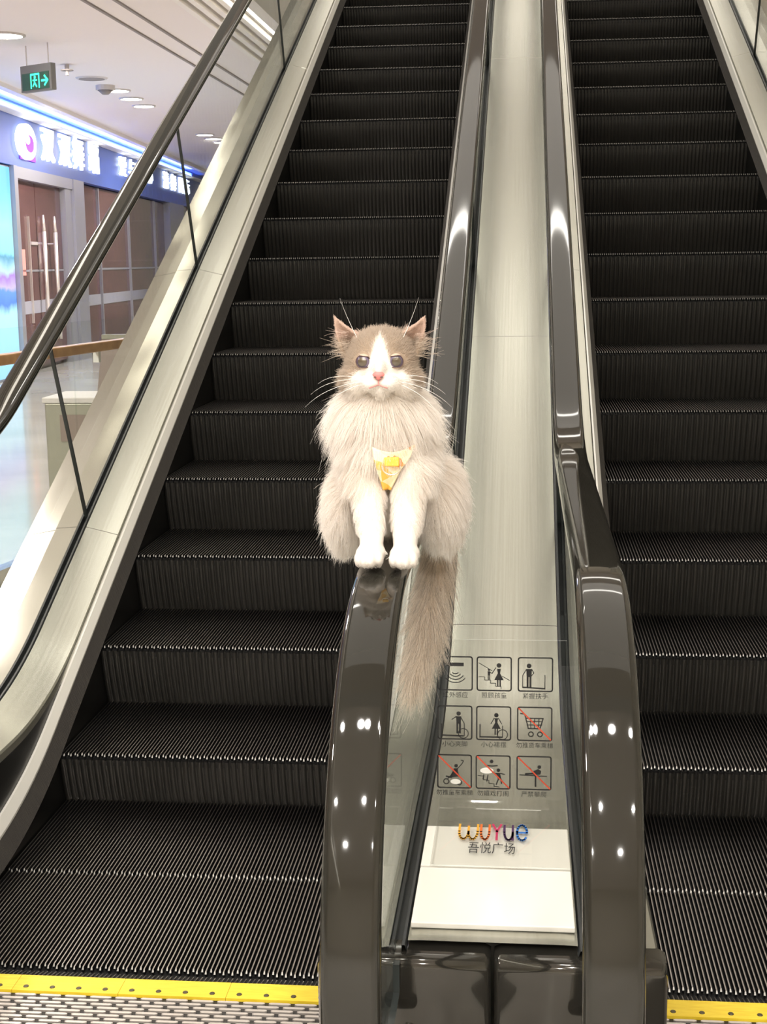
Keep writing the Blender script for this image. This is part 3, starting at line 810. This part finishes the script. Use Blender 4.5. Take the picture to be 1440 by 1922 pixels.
CAPS = [((-.0367, .04, .1143), .0255, (-.0250, -.010, .0330), .0170), ((.0244, .04, .1144), .0265, (.0212, -.010, .0320), .0175),
        ((-.0500, .11, .1578), .0262, (-.0353, .04, .1068), .0250), ((.0231, .11, .1578), .0276, (.0243, .04, .1069), .0260),
        ((-.025, -.010, .033), .017, (-.0245, -.028, .018), .0150), ((.0212, -.010, .032), .0175, (.0219, -.028, .018), .0150),
        ((-.016, .07, .235), .042, (-.018, .10, .17), .050)]
TAIL = [((.030, .31, .030), .026), ((.048, .305, -.020), .021), ((.046, .28, -.062), .0175), ((.041, .25, -.0939), .0165), ((.036, .215, -.1324), .0150), ((.028, .19, -.1747), .0115), ((.020, .17, -.2137), .007)]
for a, b_ in zip(TAIL, TAIL[1:]): CAPS.append((a[0], a[1], b_[0], b_[1]))

def build_cat_body():
    bm = bmesh.new()
    def ell(c, r):
        M = Matrix.Translation(c) @ Matrix.Diagonal((*r, 1))
        bmesh.ops.create_icosphere(bm, subdivisions=4, radius=1, matrix=M)
    for n, x, y, z, rx, ry, rz in ELL: ell((x, y, z), (rx, ry, rz))
    for a, ra, c, rc in CAPS:
        a = Vector(a); c = Vector(c); n = max(4, int((c - a).length / (min(ra, rc) * .35)))
        for i in range(n + 1):
            t = i / n; r = ra + (rc - ra) * t
            bmesh.ops.create_icosphere(bm, subdivisions=3, radius=r, matrix=Matrix.Translation(a.lerp(c, t)))
    # ears: curved wedges, cupped at the front
    for sgn in (-1, 1):
        x0 = -.0155
        tip = Vector((x0 + sgn * .0625, .044, .3325)); inn = Vector((x0 + sgn * .0230, .036, .3040)); out = Vector((x0 + sgn * .0500, .046, .2800))
        back = Vector((x0 + sgn * .040, .066, .290))
        n = 14
        for i in range(n + 1):
            t = i / n
            for j in range(13):
                s_ = j / 12
                base = inn.lerp(out, s_)
                cup = math.sin(math.pi * s_)
                base = base + Vector((0, .016 * cup, 0))
                p = base.lerp(tip, t) + Vector((sgn * .003 * math.sin(math.pi * t), .006 * cup * (1 - t), 0))
                r = .0036 - .0020 * t
                bmesh.ops.create_icosphere(bm, subdivisions=1, radius=r, matrix=Matrix.Translation(p))
        del back
    me = bpy.data.meshes.new('cat_raw'); bm.to_mesh(me); bm.free()
    o = bpy.data.objects.new('cat_raw', me); COL.objects.link(o)
    md = o.modifiers.new('r', 'REMESH'); md.mode = 'VOXEL'; md.voxel_size = .0023
    md = o.modifiers.new('s', 'SMOOTH'); md.factor = .5; md.iterations = 3
    dg = bpy.context.evaluated_depsgraph_get()
    res = bpy.data.meshes.new_from_object(o.evaluated_get(dg))
    bpy.data.objects.remove(o); bpy.data.meshes.remove(me)
    return res

cat_me = build_cat_body()
nV = len(cat_me.vertices)
V = np.empty(nV * 3); cat_me.vertices.foreach_get('co', V); V = V.reshape(-1, 3)
HX = -.0120                                 # centre line of the face
EZ = .2733                                  # eye height
PXM = .000715

def smooth(a, b_, x):
    t = np.clip((x - a) / (b_ - a), 0, 1); return t * t * (3 - 2 * t)

WHITE = np.array([.85, .795, .735]); GREY = np.array([.40, .305, .225]); PALE = np.array([.66, .55, .44]); PINK = np.array([.70, .46, .39]); TAILC = np.array([.68, .575, .465])
def coat(P):
    x, y, z = P[:, 0], P[:, 1], P[:, 2]
    dx = np.abs(x - HX) / PXM; dz = (z - EZ) / PXM      # in millimetre-like units of the face
    n = len(P); w = np.zeros(n)                         # w = amount of grey mask
    head = smooth(.218, .232, z) * (1 - smooth(.075, .11, y))
    # half-width of the white blaze / muzzle by height
    hw = np.interp(dz, [-80, -58, -45, -30, -18, -8, 2, 20, 36, 48, 60], [90, 62, 61, 54, 42, 25, 19, 13, 8, 0, -6])
    w = smooth(-3, 4, dx - hw) * head
    top = smooth(52, 75, dz) * (1 - smooth(20, 40, dx))
    c = WHITE[None] * (1 - w[:, None]) + GREY[None] * w[:, None]
    c = c * (1 - .55 * top[:, None] * head[:, None]) + PALE * (.55 * top * head)[:, None]
    # paler far cheeks
    side = smooth(52, 78, dx) * head * smooth(-70, -10, -np.abs(dz + 20))
    c = c * (1 - .25 * side[:, None]) + PALE * (.25 * side)[:, None]
    # ears
    ear = smooth(.296, .306, z) * smooth(36, 46, dx)
    ec = PINK * .6 + GREY * .4
    c = c * (1 - .75 * ear[:, None]) + ec * (.75 * ear)[:, None]
    # tail and lower back
    tl = smooth(-.012, -.035, z) * 1.0
    c = c * (1 - tl[:, None]) + TAILC * tl[:, None]
    bk = smooth(.20, .30, y) * .7
    c = c * (1 - bk[:, None]) + PALE * bk[:, None]
    # beige patches beside the forelegs
    for (a, b2, d2, r, k) in ((-.066, .118, .05, .022, .35), (.060, .105, .06, .020, .25)):
        q = np.exp(-((x - a) ** 2 + (z - b2) ** 2) / (2 * r * r)) * k * (y < .2)
        c = c * (1 - q[:, None]) + PALE * q[:, None]
    return c

def attr_mat(name, attr, rough=.75, transl=.0, sheen=0.):
    m = bpy.data.materials.new(name); m.use_nodes = True
    nt = m.node_tree; N = nt.nodes; L = nt.links; b = N['Principled BSDF']
    at_ = N.new('ShaderNodeAttribute'); at_.attribute_name = attr
    L.new(at_.outputs['Color'], b.inputs['Base Color'])
    b.inputs['Roughness'].default_value = rough; b.inputs['Specular IOR Level'].default_value = .2
    if transl:
        tr = N.new('ShaderNodeBsdfTranslucent'); mx = N.new('ShaderNodeMixShader'); mx.inputs[0].default_value = transl
        L.new(at_.outputs['Color'], tr.inputs['Color'])
        L.new(b.outputs[0], mx.inputs[1]); L.new(tr.outputs[0], mx.inputs[2]); L.new(mx.outputs[0], N['Material Output'].inputs['Surface'])
    return m
M_cat = attr_mat('cat_coat', 'coat')
M_fur = attr_mat('cat_fur', 'coat', .7, .45)
colr = coat(V)
ca = cat_me.color_attributes.new('coat', 'FLOAT_COLOR', 'POINT')
ca.data.foreach_set('color', np.c_[colr * .82, np.ones(nV)].ravel())
cat_me.materials.append(M_cat)
cat_me.polygons.foreach_set('use_smooth', [True] * len(cat_me.polygons))
cat = link('cat', cat_me, None, 'long-haired white cat with grey face patches sitting on the handrail end', 'cat')
cat.location = CAT
bvh = BVHTree.FromPolygons([Vector(p) for p in V], [tuple(p.vertices) for p in cat_me.polygons])
def front(x, z, default=0.):
    h = bvh.ray_cast(Vector((x, -1, z)), Vector((0, 1, 0)))
    return h[0].y if h[0] is not None else default

# eyes
def eye_mat():
    m = bpy.data.materials.new('cat_eye'); m.use_nodes = True
    nt = m.node_tree; N = nt.nodes; L = nt.links; b = N['Principled BSDF']
    tc = N.new('ShaderNodeTexCoord'); sp = N.new('ShaderNodeSeparateXYZ'); L.new(tc.outputs['Object'], sp.inputs[0])
    cx = N.new('ShaderNodeCombineXYZ'); L.new(sp.outputs['X'], cx.inputs['X']); L.new(sp.outputs['Z'], cx.inputs['Y'])
    ln = N.new('ShaderNodeVectorMath'); ln.operation = 'LENGTH'; L.new(cx.outputs[0], ln.inputs[0])
    cr = N.new('ShaderNodeValToRGB'); L.new(ln.outputs['Value'], cr.inputs['Fac'])
    mr = N.new('ShaderNodeMapRange'); mr.inputs[2].default_value = .0104; L.new(ln.outputs['Value'], mr.inputs[0]); L.new(mr.outputs[0], cr.inputs['Fac'])
    e = cr.color_ramp.elements
    e[0].position = 0; e[0].color = (.085, .065, .040, 1)
    e[1].position = 1; e[1].color = (.03, .02, .03, 1)
    for p, c in ((.50, (.10, .078, .05)), (.62, (.06, .045, .05)), (.70, (.14, .11, .17)), (.80, (.13, .10, .17)), (.88, (.02, .014, .02))):
        q = e.new(p); q.color = (*c, 1)
    L.new(cr.outputs[0], b.inputs['Base Color'])
    b.inputs['Roughness'].default_value = .06; b.inputs['Coat Weight'].default_value = .5
    return m
M_eye = eye_mat()
M_lid = mat('eye_rim', (.10, .055, .05), .5)
M_nose = mat('cat_nose', (.66, .19, .18), .45)
M_lidfur = mat('eyelid_fur', (.50, .40, .31), .8)
M_mouth = mat('cat_mouth', (.50, .19, .17), .5)
def sphere_me(name, r, m, sx=1, sy=1, sz=1, sub=4):
    bm = bmesh.new(); bmesh.ops.create_icosphere(bm, subdivisions=sub, radius=r, matrix=Matrix.Diagonal((sx, sy, sz, 1)))
    me = bpy.data.meshes.new(name); bm.to_mesh(me); bm.free(); me.materials.append(m)
    me.polygons.foreach_set('use_smooth', [True] * len(me.polygons)); return me
EYES = []
for sgn in (-1, 1):
    x = HX + sgn * .0219; yy = front(x, EZ)
    o = link('eye', sphere_me('eye', .0100, M_eye, 1., .80, .96), cat, label='round brown-grey eye')
    o.location = (x, yy + .0018, EZ); o.rotation_euler = (0, 0, sgn * .18); EYES.append((x, yy, EZ))
    # upper lid, slanting down towards the nose, and a thin dark rim
    bm = bmesh.new(); bmesh.ops.create_icosphere(bm, subdivisions=5, radius=.0108, matrix=Matrix.Diagonal((1.03, .82, .98, 1)))
    kill = [f_ for f_ in bm.faces if (f_.calc_center_median().z < .0076 + .13 * sgn * f_.calc_center_median().x) and not (f_.calc_center_median().z < -.0078)]
    bmesh.ops.delete(bm, geom=kill, context='FACES')
    me = bpy.data.meshes.new('eyelid'); bm.to_mesh(me); bm.free(); me.materials.append(M_lidfur)
    me.polygons.foreach_set('use_smooth', [True] * len(me.polygons))
    q = link('eyelid', me, cat); q.location = (x, yy + .0018, EZ)
    md = q.modifiers.new('t', 'SOLIDIFY'); md.thickness = .0006
    B = MB(); n = 30; ring = []
    for i in range(n):
        a = 2 * math.pi * i / n; px, pz = .0100 * math.cos(a), .0094 * math.sin(a)
        lim = .0076 + .13 * sgn * px
        pz = max(min(pz, lim), -.0080)
        t_ = max(0., 1 - (px / .0110) ** 2 - (pz / .0105) ** 2)
        ring.append(Vector((x + px, yy + .0018 - .0086 * math.sqrt(t_) - .0003, EZ + pz)))
    for i in range(n): B.cyl(ring[i], ring[(i + 1) % n], .00065, n=6, cap=False)
    B.obj('eye_rim', M_lid, cat, True)
# nose: small triangle with nostrils, mouth line
nx, nz_ = HX, .2556
ny = front(nx, nz_)
bm = bmesh.new()
bmesh.ops.create_icosphere(bm, subdivisions=4, radius=1)
for v_ in bm.verts:
    t = v_.co.z
    w_ = .0085 * (1.0 if t > .2 else max(.28, .28 + .72 * (t + 1) / 1.2))
    v_.co = Vector((v_.co.x * w_, v_.co.y * .0042, v_.co.z * .0060))
me = bpy.data.meshes.new('nose'); bm.to_mesh(me); bm.free(); me.materials.append(M_nose)
me.polygons.foreach_set('use_smooth', [True] * len(me.polygons))
no = link('nose', me, cat, label='small pink nose'); no.location = (nx, ny - .0008, nz_)
for sgn in (-1, 1):
    q = link('nostril', sphere_me('nostril', .0015, M_lid, 1.3, .7, .8, 2), no); q.location = (sgn * .0042, -.0033, -.0016)
B = MB(); mp_ = []
for t in np.linspace(-1, 1, 15):
    x = nx + t * .0125; z = .2395 + .0040 * (1 - abs(t)) ** 1.0
    mp_.append(Vector((x, front(x, z) - .0030, z)))
for a, c in zip(mp_, mp_[1:]): B.cyl(a, c, .0007, n=6, cap=False)
a = Vector((nx, front(nx, .250) - .0026, .250)); B.cyl(a, mp_[7], .0007, n=6, cap=False)
B.obj('mouth', M_mouth, cat, True)

# harness on the chest, with a ring
M_har = bpy.data.materials.new('harness_fabric'); M_har.use_nodes = True
nt = M_har.node_tree; N = nt.nodes; L = nt.links; b = N['Principled BSDF']
tc = N.new('ShaderNodeTexCoord'); vo = N.new('ShaderNodeTexVoronoi'); vo.inputs['Scale'].default_value = 75
mp2 = N.new('ShaderNodeMapping'); mp2.inputs['Scale'].default_value = (1, .2, 1); L.new(tc.outputs['Object'], mp2.inputs[0]); L.new(mp2.outputs[0], vo.inputs['Vector'])
sx_ = N.new('ShaderNodeSeparateColor'); L.new(vo.outputs['Color'], sx_.inputs[0])
cr = N.new('ShaderNodeValToRGB'); cr.color_ramp.interpolation = 'CONSTANT'; L.new(sx_.outputs[0], cr.inputs['Fac'])
e = cr.color_ramp.elements; e[0].position = 0; e[0].color = (.86, .72, .47, 1); e[1].position = .55; e[1].color = (.88, .52, .10, 1)
q = e.new(.70); q.color = (.72, .26, .05, 1); q = e.new(.78); q.color = (.88, .78, .58, 1)
L.new(cr.outputs[0], b.inputs['Base Color']); b.inputs['Roughness'].default_value = .8
hv = []; nu, nw = 18, 16
HT, HB = .158, .096
for i in range(nu):
    z = HT + (HB - HT) * i / (nu - 1); t = i / (nu - 1)
    xl = np.interp(t, [0, .25, .55, 1], [-.024, -.022, -.017, -.0120]); xr = np.interp(t, [0, .3, .55, 1], [.033, .026, .014, .000])
    for j in range(nw):
        x = xl + (xr - xl) * j / (nw - 1)
        hv.append([x, 0, z - .008 * math.sin(math.pi * j / (nw - 1)) * (1 - t)])
ys_ = np.array([front(p[0], p[2], .05) for p in hv]).reshape(nu, nw)
for _ in range(12):
    yp = np.pad(ys_, 1, mode='edge'); ys_ = np.minimum(ys_, (yp[:-2, 1:-1] + yp[2:, 1:-1] + yp[1:-1, :-2] + yp[1:-1, 2:]) / 4) * .5 + .5 * (yp[:-2, 1:-1] + yp[2:, 1:-1] + yp[1:-1, :-2] + yp[1:-1, 2:]) / 4
HOFF = .010
for p, y in zip(hv, ys_.ravel()): p[1] = y - HOFF
har = link('harness', mk('harness', hv, grid_faces(nu, nw), M_har, True), cat, label='cream and orange patterned chest harness')
md = har.modifiers.new('thick', 'SOLIDIFY'); md.thickness = .003
M_tab = mat('harness_tab', (.86, .50, .07), .7)
M_ring = mat('harness_ring', (.80, .74, .60), .25, .9)
ym = ys_.min() - HOFF
MB().box(-.008, .013, ym - .004, ym + .004, .131, .1435).obj('tab', M_tab, har, bevel=.002)
B = MB(); rp = [Vector((.0025 + .0125 * math.cos(a), ym - .0050, .1325 + .0125 * math.sin(a))) for a in np.linspace(math.pi, 2 * math.pi, 15)]
for a, c in zip(rp, rp[1:]): B.cyl(a, c, .0013, n=8, cap=False)
B.obj('ring', M_ring, har, True)

# whiskers and brow hairs
M_whisk = mat('whisker_white', (.85, .83, .80), .4)
def whisker(p0, p1, bend, r=.00035):
    B = MB(); a = Vector(p0); c = Vector(p1); m_ = (a + c) / 2 + Vector(bend); pts = []
    for t in np.linspace(0, 1, 9): pts.append(a * (1 - t) ** 2 + m_ * 2 * t * (1 - t) + c * t * t)
    for i, (u_, w_) in enumerate(zip(pts, pts[1:])): B.cyl(u_, w_, r * (1 - i / 9), r * (1 - (i + 1) / 9) + .00005, n=5, cap=False)
    B.obj('whisker', M_whisk, cat, True)
for sgn in (-1, 1):
    x0 = HX + sgn * .028
    whisker((HX + sgn * .0315, .012, .305), (HX + sgn * .053, .005, .358), (sgn * .004, 0, .004))
    for (dz, ex, ez) in ((0, .098, .215), (.004, .090, .232), (-.004, .084, .200), (.006, .080, .246)):
        whisker((x0, front(x0, .246 + dz) - .002, .246 + dz), (HX + sgn * ex, -.030, ez), (sgn * .008, -.015, .012))

# fur: strands with their own colour, one object
def fur():
    polys = cat_me.polygons
    nP = len(polys)
    cen = np.empty(nP * 3); polys.foreach_get('center', cen); cen = cen.reshape(-1, 3)
    nor = np.empty(nP * 3); polys.foreach_get('normal', nor); nor = nor.reshape(-1, 3)
    ar = np.empty(nP); polys.foreach_get('area', ar)
    ls = np.empty(nP, dtype=np.int32); polys.foreach_get('loop_start', ls); lt = np.empty(nP, dtype=np.int32); polys.foreach_get('loop_total', lt)
    li = np.empty(len(cat_me.loops), dtype=np.int32); cat_me.loops.foreach_get('vertex_index', li)
    # density weights: more on the side the photograph shows, less underneath
    wgt = ar * np.where(cen[:, 1] > .24, .5, 1.)
    wgt = wgt * np.where(cen[:, 2] > .225, 1.9, 1.)
    n = 120000
    idx = rng.choice(nP, n, p=wgt / wgt.sum())
    i0 = li[ls[idx]]; i1 = li[ls[idx] + 1]; i2 = li[ls[idx] + np.minimum(2, lt[idx] - 1)]; i3 = li[ls[idx] + lt[idx] - 1]
    u_ = rng.random((n, 1)); w_ = rng.random((n, 1))
    root = (V[i0] * (1 - u_) + V[i1] * u_) * (1 - w_) + (V[i3] * (1 - u_) + V[i2] * u_) * w_
    nr = nor[idx] / np.linalg.norm(nor[idx], axis=1, keepdims=True)
    x, y, z = root.T
    dx = np.abs(x - HX); dz = z - EZ
    head = smooth(.218, .236, z) * (1 - smooth(.075, .10, y))
    nose = np.array([HX, -.02, .2556])
    rad = root - nose; rl = np.linalg.norm(rad, axis=1, keepdims=True); radn = rad / rl
    # lengths
    Lh = np.interp(rl[:, 0], [0, .012, .03, .05, .07, .09], [.0022, .003, .0055, .009, .013, .014])
    Lh = Lh + .012 * smooth(.036, .055, dx) * smooth(.0, -.03, dz) * 1.
    Lb = np.full(n, .027)
    Lb = Lb + .014 * np.exp(-((z - .20) / .045) ** 2)
    leg = smooth(.125, .085, z) * smooth(.075, .04, y)
    Lb = Lb * (1 - leg) + .0085 * leg
    paw = smooth(.05, .035, z) * smooth(.03, .0, y)
    Lb = Lb * (1 - paw) + .0024 * paw
    tl = smooth(-.012, -.04, z)
    Lb = Lb * (1 - tl) + .046 * tl
    ear = smooth(.296, .306, z) * smooth(.028, .036, dx)
    Ln = Lb * (1 - head) + Lh * head
    Ln = Ln * (1 - ear) + .0032 * ear
    Ln = Ln * (.65 + .6 * rng.random(n)) * np.where((rng.random(n) < .05) & (head < .5), 1.45, 1.)
    # flow
    down = np.zeros((n, 3)); down[:, 2] = -1; down[:, 1] = .15
    out = np.c_[np.sign(x - HX) * .35 * smooth(.01, .06, dx), np.zeros(n), np.zeros(n)]
    flow = down + out
    flow_h = radn.copy(); flow_h[:, 1] += .25
    flow = flow * (1 - head[:, None]) + flow_h * head[:, None]
    ftl = np.tile(np.array([-.12, -.1, -1.]), (n, 1)); ftl[:, 0] += (x - .04) * 6
    flow = flow * (1 - tl[:, None]) + ftl * tl[:, None]
    fe = np.c_[np.sign(x - HX) * .7, np.zeros(n), np.full(n, .75)]
    flow = flow * (1 - ear[:, None]) + fe * ear[:, None]
    flow /= np.linalg.norm(flow, axis=1, keepdims=True)
    tang = flow - nr * np.sum(flow * nr, 1, keepdims=True)
    lift = (.36 + .25 * np.exp(-((z - .20) / .04) ** 2)) * (1 - head) + .24 * head
    lift = lift * (1 - paw)+ .2 * paw
    D = nr * lift[:, None] + tang * .8 + flow * .25 + rng.normal(0, .11, (n, 3))
    D /= np.linalg.norm(D, axis=1, keepdims=True)
    # keep the eyes, nose, mouth and harness clear
    keep = np.ones(n, bool)
    for (ex, ey, ez) in EYES: keep &= ~((((x - ex) / .0112) ** 2 + ((z - ez) / .0100) ** 2 < 1) & (y < ey + .02))
    keep &= ~((np.abs(x - HX) < .0085) & (np.abs(z - .2556) < .006) & (y < ny + .012))
    zt = np.clip((HT - z) / (HT - HB), 0, 1)
    xl = np.interp(zt, [0, .25, .55, 1], [-.024, -.022, -.017, -.0120]); xr = np.interp(zt, [0, .3, .55, 1], [.033, .026, .014, .000])
    inh = (z < HT - .004) & (z > HB) & (x > xl) & (x < xr) & (y < .06)
    Ln = np.where(inh, Ln * .30, Ln)
    near = (z > HT - .004) & (z < HT + .030) & (x > -.026) & (x < .038) & (y < .06)
    Ln = np.where(near, Ln * .95, Ln)
    root, D, Ln, head, tl, nr = root[keep], D[keep], Ln[keep], head[keep], tl[keep], nr[keep]
    n = len(root)
    K = 6; ts = np.linspace(0, 1, K)
    g = (.30 * (1 - head))[:, None] * np.array([0, .05, -1.])
    wob = rng.normal(0, 1, (n, 3)); wob -= D * np.sum(wob * D, 1, keepdims=True)
    P = root[:, None, :] + Ln[:, None, None] * (ts[None, :, None] * D[:, None, :] + (ts ** 2)[None, :, None] * (g[:, None, :] + .10 * wob[:, None, :])) - nr[:, None, :] * .0006
    # long wisps at the ears
    for sgn in (-1, 1):
        k_ = 34
        r0 = np.c_[HX + sgn * (.044 + .010 * rng.random(k_)), .030 + .012 * rng.random(k_), .278 + .034 * rng.random(k_)]
        d0 = np.c_[sgn * (.75 + .3 * rng.random(k_)), -.25 + .2 * rng.random(k_), .25 - .55 * rng.random(k_)]
        d0 /= np.linalg.norm(d0, axis=1, keepdims=True)
        l0 = .014 + .024 * rng.random(k_)
        g0 = np.c_[np.zeros(k_), np.zeros(k_), .25 * rng.normal(.2, .6, k_)]
        P0_ = r0[:, None, :] + l0[:, None, None] * (ts[None, :, None] * d0[:, None, :] + (ts ** 2)[None, :, None] * g0[:, None, :])
        P = np.concatenate([P, P0_]); root = np.concatenate([root, r0]); Ln = np.concatenate([Ln, l0]); head = np.concatenate([head, np.ones(k_)]); tl = np.concatenate([tl, np.zeros(k_)])
    n = len(root)
    # clumping towards seed strands
    m_ = n // 22
    seeds = rng.choice(n, m_, replace=False)
    near_i = np.empty(n, dtype=int)
    S = root[seeds].astype(np.float32)
    for a in range(0, n, 4000):
        q = root[a:a + 4000].astype(np.float32)
        d2 = (q ** 2).sum(1)[:, None] + (S ** 2).sum(1)[None] - 2 * q @ S.T
        near_i[a:a + 4000] = np.argmin(d2, 1)
    sp_ = seeds[near_i]
    ca_ = (.55 * (1 - head) + .18 * head + .1 * tl)[:, None, None] * (ts ** 1.6)[None, :, None]
    scale = (Ln / Ln[sp_])[:, None, None]
    target = root[sp_][:, None, :] + (P[sp_] - root[sp_][:, None, :]) * np.minimum(scale, 1.3)
    P = P * (1 - ca_) + target * ca_
    col = coat(root) ** .62 * (1 + rng.normal(0, .035, (n, 1)))
    col = col * (1 - .0 * tl[:, None])
    # dark guard hairs among the tail fur
    dk = (rng.random(n) < .22)[:, None] * tl[:, None] * .35
    col = col * (1 - dk)
    hc = bpy.data.hair_curves.new('fur')
    hc.add_curves([K] * n)
    hc.attributes['position'].data.foreach_set('vector', P.reshape(-1).astype(np.float32))
    rd = np.tile(np.linspace(.00026, .00007, K), n).astype(np.float32)
    ra = hc.attributes.get('radius') or hc.attributes.new('radius', 'FLOAT', 'POINT')
    ra.data.foreach_set('value', rd)
    cc = np.repeat(np.c_[np.clip(col, 0, 1), np.ones(n)], K, axis=0).astype(np.float32)
    at_ = hc.attributes.new('coat', 'FLOAT_COLOR', 'POINT')
    at_.data.foreach_set('color', cc.reshape(-1))
    hc.materials.append(M_fur)
    o = bpy.data.objects.new('fur', hc); COL.objects.link(o); o.parent = cat
    o['kind'] = 'stuff'
    return o
fur()
